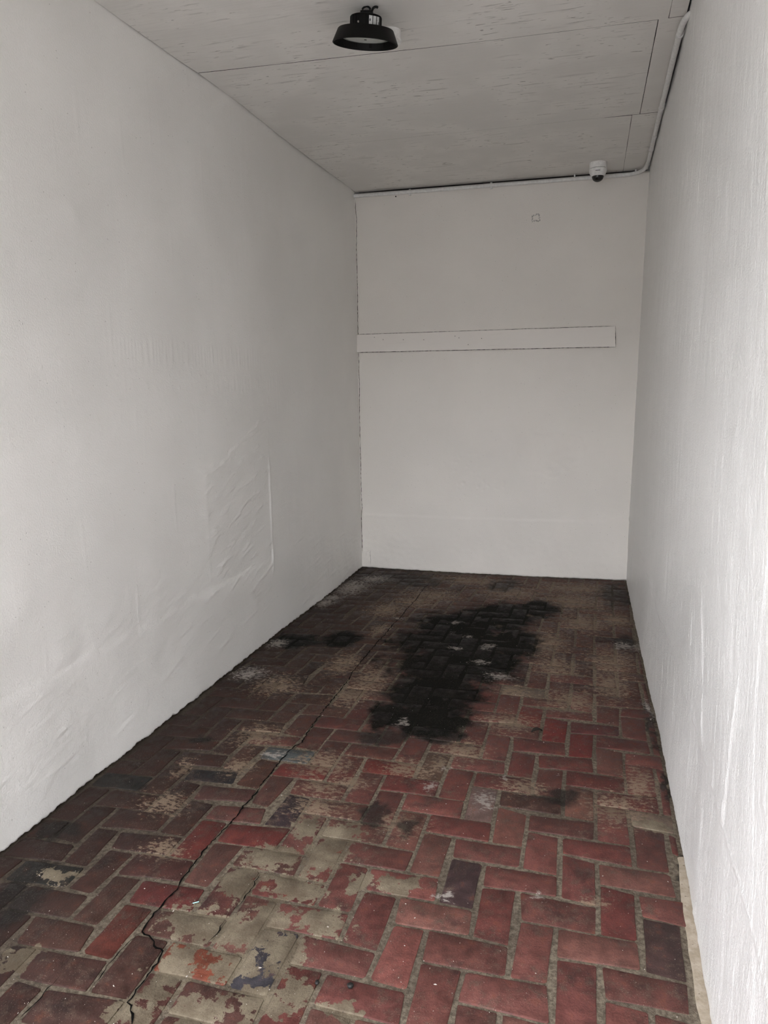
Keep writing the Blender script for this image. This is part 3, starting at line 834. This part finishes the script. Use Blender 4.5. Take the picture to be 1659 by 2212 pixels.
# printed label wrapped on the housing, right of centre
def label():
    vs, fs = [], []
    n = 10
    a0, a1 = math.radians(-62), math.radians(-18)
    for i in range(n + 1):
        a = a0 + (a1 - a0) * i / n
        for z in (.056, .086):
            vs.append((.0612 * math.cos(a), .0612 * math.sin(a), z))
    for i in range(n): fs.append((2 * i, 2 * i + 2, 2 * i + 3, 2 * i + 1))
    o = pydata('label', vs, fs, M_LABEL, lamp)
    for (f0, f1, z0, z1) in ((.03, .14, .068, .0755), (.88, .97, .0595, .069), (.70, .76, .0725, .0745), (.62, .67, .0605, .0625)):
        v2 = []
        for k in range(3):
            a = a0 + (a1 - a0) * (f0 + (f1 - f0) * k / 2)
            for z in (z0, z1): v2.append((.0616 * math.cos(a), .0616 * math.sin(a), z))
        pydata('print', v2, [(0, 2, 3, 1), (2, 4, 5, 3)], M_PRINT, o)
label()
sc = lathe('screw', [(0, 0), (.0035, 0), (.0035, .003), (0, .003)], M_STEEL, lamp, 12)
sc.location = (-.0105, -.0605, .064); sc.rotation_euler = (math.radians(90), 0, math.radians(-10))
br = box_mesh('hanging_bracket', (-.022, -.012, .094), (.024, .012, .112), M_BLACK, lamp, bevel=.003)
tube('hook', catmull([(-.012, 0, .104), (-.016, 0, .118), (0, 0, .126), (.014, 0, .118), (.012, 0, .104)], 6), .0035, M_BLACK, br, 8)
tube('power_cord', catmull([(.014, .0, .100), (.024, -.004, .112), (.030, -.006, .120), (.040, -.004, .123), (.046, -.002, .120)], 6), .0042, M_BLACK, lamp, 10)

M_CAMW = simple('white_plastic', (.88, .875, .86), .4)
# white round junction box beside the lamp
jb = empty('junction_box', (.957, 3.345, H)); tag(jb, 'small white round junction box on the ceiling behind the black lamp', 'junction box')
lathe('box_body', [(0, 0), (.046, 0), (.0465, -.030), (.045, -.0325), (.0, -.0325)], M_CAMW, jb, 40)
lathe('box_lid', [(0, -.0325), (.0485, -.0325), (.0485, -.0405), (.046, -.043), (0, -.0435)], M_CAMW, jb, 40)

# ------------------------------------------------------------------ dome camera near the back wall
M_DOME = simple('smoked_dome', (.008, .008, .009), .12)
dc = empty('dome_camera', (1.796, 5.575, H)); tag(dc, 'white dome security camera with smoked lens under ceiling by back wall', 'security camera')
lathe('mount', [(0, 0), (.0555, 0), (.0565, -.002), (.0565, -.036), (.055, -.0375), (0, -.0375)], M_CAMW, dc, 48)
lathe('shadow_gap', [(0, -.0375), (.0535, -.0375), (.0535, -.0400), (0, -.0400)], M_DARK, dc, 48)
hs = lathe('housing', [(0, -.0400), (.0572, -.0400), (.0578, -.043), (.0570, -.055), (.0500, -.072), (.0405, -.0845), (.0385, -.0855), (0, -.0855)], M_CAMW, dc, 48)
box_mesh('badge', (-.016, -.0606, -.0615), (.014, -.054, -.0585), simple('badge_grey', (.16, .16, .16), .5), hs)
dm = [(.0390, -.0850)]
for k in range(1, 11):
    a = math.pi / 2 * k / 10
    dm.append((.0380 * math.cos(a), -.0870 - .0330 * math.sin(a)))
lathe('dome', dm, M_DOME, dc, 40)

# ------------------------------------------------------------------ conduit along the ceiling
cond = empty('conduit_pipe', (2.1, 5.6, H)); tag(cond, 'long white conduit pipe clipped along ceiling edges of right and back walls', 'pipe')
def cpart(o):
    o.matrix_parent_inverse = Matrix.Translation((-2.1, -5.6, -H)); return o
ZC, ZB, PR = H - .0195, H - .033, .0128
bend = catmull([(2.150, 3.470, ZC + .002), (2.136, 3.490, ZC), (2.116, 3.530, ZC), (2.106, 3.600, ZC), (2.104, 3.75, ZC), (2.106, 4.2, ZC), (2.108, 4.75, ZC), (2.110, 5.2, ZC),
                (2.111, 5.48, ZC - .002), (2.108, 5.62, ZC - .005), (2.096, 5.715, ZC - .008), (2.062, 5.785, ZB + .003), (2.0, 5.808, ZB)], 8)
cpart(tube('pipe', bend, PR, M_PIPE, cond))
run = catmull([(2.0, 5.808, ZB), (1.7, 5.806, ZB), (1.3, 5.801, ZB), (.85, 5.793, ZB), (.4, 5.787, ZB), (.1, 5.781, ZB), (.03, 5.779, ZB)], 8)
cpart(tube('pipe', run, PR, M_PIPE, cond))
def ring(p, d, r, w, name):
    o = tube(name, [Vector(p) - Vector(d) * w / 2, Vector(p) + Vector(d) * w / 2], r, M_PIPE, cond, 20)
    return cpart(o)
for y in (3.68, 4.55, 5.31):
    ring((interp([(3.6, 2.105), (5.3, 2.110)], y), y, ZC), (0, 1, 0), PR + .0028, .014, 'saddle_clip')
    cpart(box_mesh('clip_foot', (2.114, y - .008, H - .016), (2.1275, y + .008, H - .004), M_PIPE, cond, bevel=.002))
ring((2.1095, 5.03, ZC), (0, 1, 0), PR + .0018, .05, 'coupling')
ring((2.1055, 4.16, ZC), (0, 1, 0), PR + .0006, .006, 'joint_mark')
for x in (.46, 1.06):
    ring((x, interp([(.4, 5.788), (1.06, 5.797)], x), ZB), (1, 0, 0), PR + .0028, .014, 'saddle_clip')
    cpart(box_mesh('clip_foot', (x - .007, 5.788, ZB - PR - .010), (x + .007, 5.806, ZB + PR + .008), M_PIPE, cond, bevel=.002))
for x in (1.64, 2.045):
    cpart(box_mesh('clip_foot', (x - .005, 5.790, ZB + PR - .004), (x + .005, 5.812, ZB + PR + .014), M_PIPE, cond, bevel=.002))
ring((1.925, 5.8075, ZB), (1, 0, 0), PR + .0016, .045, 'coupling')

# ------------------------------------------------------------------ board on the back wall
def wall_board():
    c = [(.022, 1.734), (1.956, 1.728), (1.948, 1.872), (.022, 1.869)]
    yb = 5.835; n = 24
    bm = bmesh.new()
    yf = lambda x: interp([(0, 5.792), (1.0, 5.790), (2, 5.808)], x)
    rows = []
    for s in range(n + 1):
        u = s / n
        lo = Vector(c[0]).lerp(Vector(c[1]), u); hi = Vector(c[3]).lerp(Vector(c[2]), u)
        jl, jh = .0012 * noise.noise(Vector((u * 12, 1, 1))), .0012 * noise.noise(Vector((u * 12, 5, 1)))
        y = yf(lo.x)
        rows.append([bm.verts.new((lo.x, yb, lo.y + jl)), bm.verts.new((lo.x, y + .0015, lo.y + jl)), bm.verts.new((lo.x, y, lo.y + jl + .0015)),
                     bm.verts.new((hi.x, y, hi.y + jh - .0015)), bm.verts.new((hi.x, y + .0015, hi.y + jh)), bm.verts.new((hi.x, yb, hi.y + jh))])
    for s in range(n):
        for k in range(6):
            bm.faces.new((rows[s][k], rows[s][(k + 1) % 6], rows[s + 1][(k + 1) % 6], rows[s + 1][k]))
    bm.faces.new(rows[0]); bm.faces.new(rows[-1])
    bmesh.ops.recalc_face_normals(bm, faces=bm.faces)
    me = bpy.data.meshes.new('wall_board'); bm.to_mesh(me); bm.free()
    o = link('wall_board', me, M_BOARDP)
    tag(o, 'long white painted plank fixed across the back wall', 'board')
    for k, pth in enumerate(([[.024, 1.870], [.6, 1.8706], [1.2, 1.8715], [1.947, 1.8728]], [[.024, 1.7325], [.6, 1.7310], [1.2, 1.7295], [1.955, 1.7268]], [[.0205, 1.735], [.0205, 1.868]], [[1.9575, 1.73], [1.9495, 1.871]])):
        crack(pth, (.0026, .0034, .005, .003)[k], 'crack_shadow_line', parent=o, jit=.0004, seed=30 + k, plane=lambda x, z: (x, yf(x) - (.0 if k != 1 else .0005), z))  # dark strips drawn for paint cracks and the shadow line round the plank
    for x, z in ((.17, 1.845), (.24, 1.825), (.40, 1.82), (.56, 1.815), (.80, 1.835), (.83, 1.822), (.90, 1.77), (1.0, 1.812)):
        h = lathe('nail_hole', [(0, -.0004), (.0032, 0), (.0034, .0012), (0, .0012)], M_SCUFF, o, 8)
        h.location = (x, yf(x) - .0004, z); h.rotation_euler = (math.radians(-90), 0, 0)
    return o
M_SCUFF = simple('grey_scuff', (.24, .22, .20), .8)
def board_mat():
    m, t, b = new_mat('white_painted_plank')
    p = t.pos()
    g = t.noise(t.scale3(p, (4, 4, 60)), 1.0, 4, .6)
    c = t.mix(t.rng(g, .6, .75, 0, .18), (.84, .80, .757), (.66, .61, .57))
    t.lk(c, b.inputs['Base Color']); b.inputs['Roughness'].default_value = .55
    t.lk(t.bump(g, .25, .003), b.inputs['Normal'])
    return m
M_BOARDP = board_mat()
wall_board()

# square of old adhesive on the back wall
def mark():
    r = random.Random(4)
    vs, fs = [], []
    cx_, cz_ = 1.378, 2.645
    for k in range(46):
        s = k / 46 * 4
        e, f = int(s), s - int(s)
        u, v = [(-1 + 2 * f, -1), (1, -1 + 2 * f), (1 - 2 * f, 1), (-1, 1 - 2 * f)][e]
        x, z = cx_ + u * .024 + r.uniform(-.004, .004), cz_ + v * .021 + r.uniform(-.004, .004)
        n, rad, b0 = 6, r.uniform(.0018, .0058), len(vs)
        p = on_back(x, z, .0)
        vs.append((p[0], p[1] - .0022, p[2]))
        for q in range(n):
            a = 2 * math.pi * q / n
            vs.append((p[0] + rad * math.cos(a), p[1] - .0006, p[2] + rad * math.sin(a)))
        for q in range(n): fs.append((b0, b0 + 1 + q, b0 + 1 + (q + 1) % n))
    o = pydata('adhesive_mark', vs, fs, simple('dried_adhesive', (.50, .48, .46), .8))
    return tag(o, 'small grey square of old adhesive high on the back wall', 'mark')
mark()
nail = lathe('nail', [(0, -.004), (.0045, -.003), (.0045, 0), (.0015, .001), (.0015, .012), (0, .012)], M_DARK, None, 10)
nail.location = on_back(.35, 2.862, .002); nail.rotation_euler = (math.radians(-90), 0, 0)
tag(nail, 'tiny dark nail head in back wall just under the conduit', 'nail')

# ------------------------------------------------------------------ litter on the floor
def pebble(name, loc, size, mat, label_, cat, seed):
    r = random.Random(seed)
    bm = bmesh.new()
    bmesh.ops.create_icosphere(bm, subdivisions=2, radius=1.0)
    for v in bm.verts:
        k = 1 + .28 * noise.noise(v.co * 1.7 + Vector((seed, 0, 0)))
        v.co = Vector((v.co.x * size[0] * k, v.co.y * size[1] * k, v.co.z * size[2] * k))
    me = bpy.data.meshes.new(name); bm.to_mesh(me); bm.free()
    for p in me.polygons: p.use_smooth = True
    o = link(name, me, mat); o.location = (loc[0], loc[1], size[2] * .8)
    o.rotation_euler.z = r.uniform(0, 3)
    return tag(o, label_, cat)
M_CHAR = simple('black_crumb', (.006, .0055, .005), .6)
pebble('pebble', (1.265, 1.664), (.0095, .008, .006), M_CHAR, 'larger black crumb on red brick at the front of the floor', 'crumb', 3)
pebble('pebble', (1.180, 1.653), (.007, .006, .005), M_CHAR, 'smaller black crumb beside a mortar joint near the cement spill', 'crumb', 5)
def leaf():
    vs, fs = [], []
    n = 8
    for i in range(n + 1):
        t = i / n
        w = .013 * math.sin(math.pi * min(1, t * .92 + .06)) ** .8
        z = .004 + .010 * math.sin(t * 3.0)
        vs += [(-w, t * .05, z + .006), (0, t * .05, z), (w, t * .05, z + .005)]
    for i in range(n):
        for k in range(2): fs.append((3 * i + k, 3 * i + k + 1, 3 * i + k + 4, 3 * i + k + 3))
    o = pydata('dry_leaf', vs, fs, simple('dead_leaf', (.012, .0095, .006), .8), smooth=True)
    o.location = (1.600, 3.165, .001); o.rotation_euler.z = math.radians(-62)
    return tag(o, 'small curled dark dry leaf lying on the bricks at mid floor', 'leaf')
leaf()
sl = box_mesh('plastic_sliver', (-.009, -.0014, 0), (.009, .0014, .0018), simple('pale_blue_plastic', (.45, .72, .74), .2), bevel=.0005)
sl.location = (.730, 1.845, .0018); sl.rotation_euler.z = math.radians(38)
tag(sl, 'tiny pale blue plastic sliver beside the floor crack', 'plastic scrap')
def flecks():
    r = random.Random(21)
    vs, fs = [], []
    for k in range(800):
        x, y = r.uniform(.06, 2.08), 1.3 + 4.3 * r.random() ** 1.6
        s = r.uniform(.0005, .0011) * (2.2 if r.random() < .05 else 1)
        st = r.uniform(1, 2.6); an = r.uniform(0, 3.14); b0 = len(vs); n = 5
        vs.append((x, y, .0034 + s * .4))
        for q in range(n):
            a = 2 * math.pi * q / n
            u, v = s * st * math.cos(a) * r.uniform(.7, 1.2), s * math.sin(a) * r.uniform(.7, 1.2)
            vs.append((x + u * math.cos(an) - v * math.sin(an), y + u * math.sin(an) + v * math.cos(an), .0018))
        for q in range(n): fs.append((b0, b0 + 1 + q, b0 + 1 + (q + 1) % n))
    o = pydata('paint_flecks', vs, fs, simple('paint_fleck', (.40, .36, .32), .7))
    tag(o, 'tiny pale paint flecks and grit scattered over the brick floor', 'grit', kind='stuff')
flecks()

# ------------------------------------------------------------------ ground outside the doorway
def ground():
    m, t, b = new_mat('concrete_yard')
    p = t.pos()
    n = t.noise(p, 3, 6, .6)
    t.lk(t.mix(t.rng(n, .3, .7), (.17,.168,.16), (.24,.235,.225)), b.inputs['Base Color'])
    b.inputs['Roughness'].default_value = .9
    o = pydata('ground', [(-25, -30, -.03), (27, -30, -.03), (27, Y_FRONT, -.03), (-25, Y_FRONT, -.03)], [(0, 1, 2, 3)], m)
    tag(o, kind='structure')
ground()

# unseen walls added outside to block and shape the sky light
def light_blockers():
    m, t, b = new_mat('light_blocker_render')
    n = t.noise(t.pos(), 1.5, 5, .6)
    t.lk(t.mix(t.rng(n, .3, .7), (.30, .29, .27), (.40, .385, .36)), b.inputs['Base Color'])
    b.inputs['Roughness'].default_value = .9
    o = box_mesh('added_wall_far', (-18, -40 - .3, -.03), (20, -40, 6), m)  # added far wall, trims the low sky light
    tag(o, kind='structure')
    s = box_mesh('added_wall_side', (3.1, -5.5, -.03), (3.1 + .3, -0.2, 4.0), m)  # added side wall, keeps sky light off the left wall
    tag(s, kind='structure')
light_blockers()
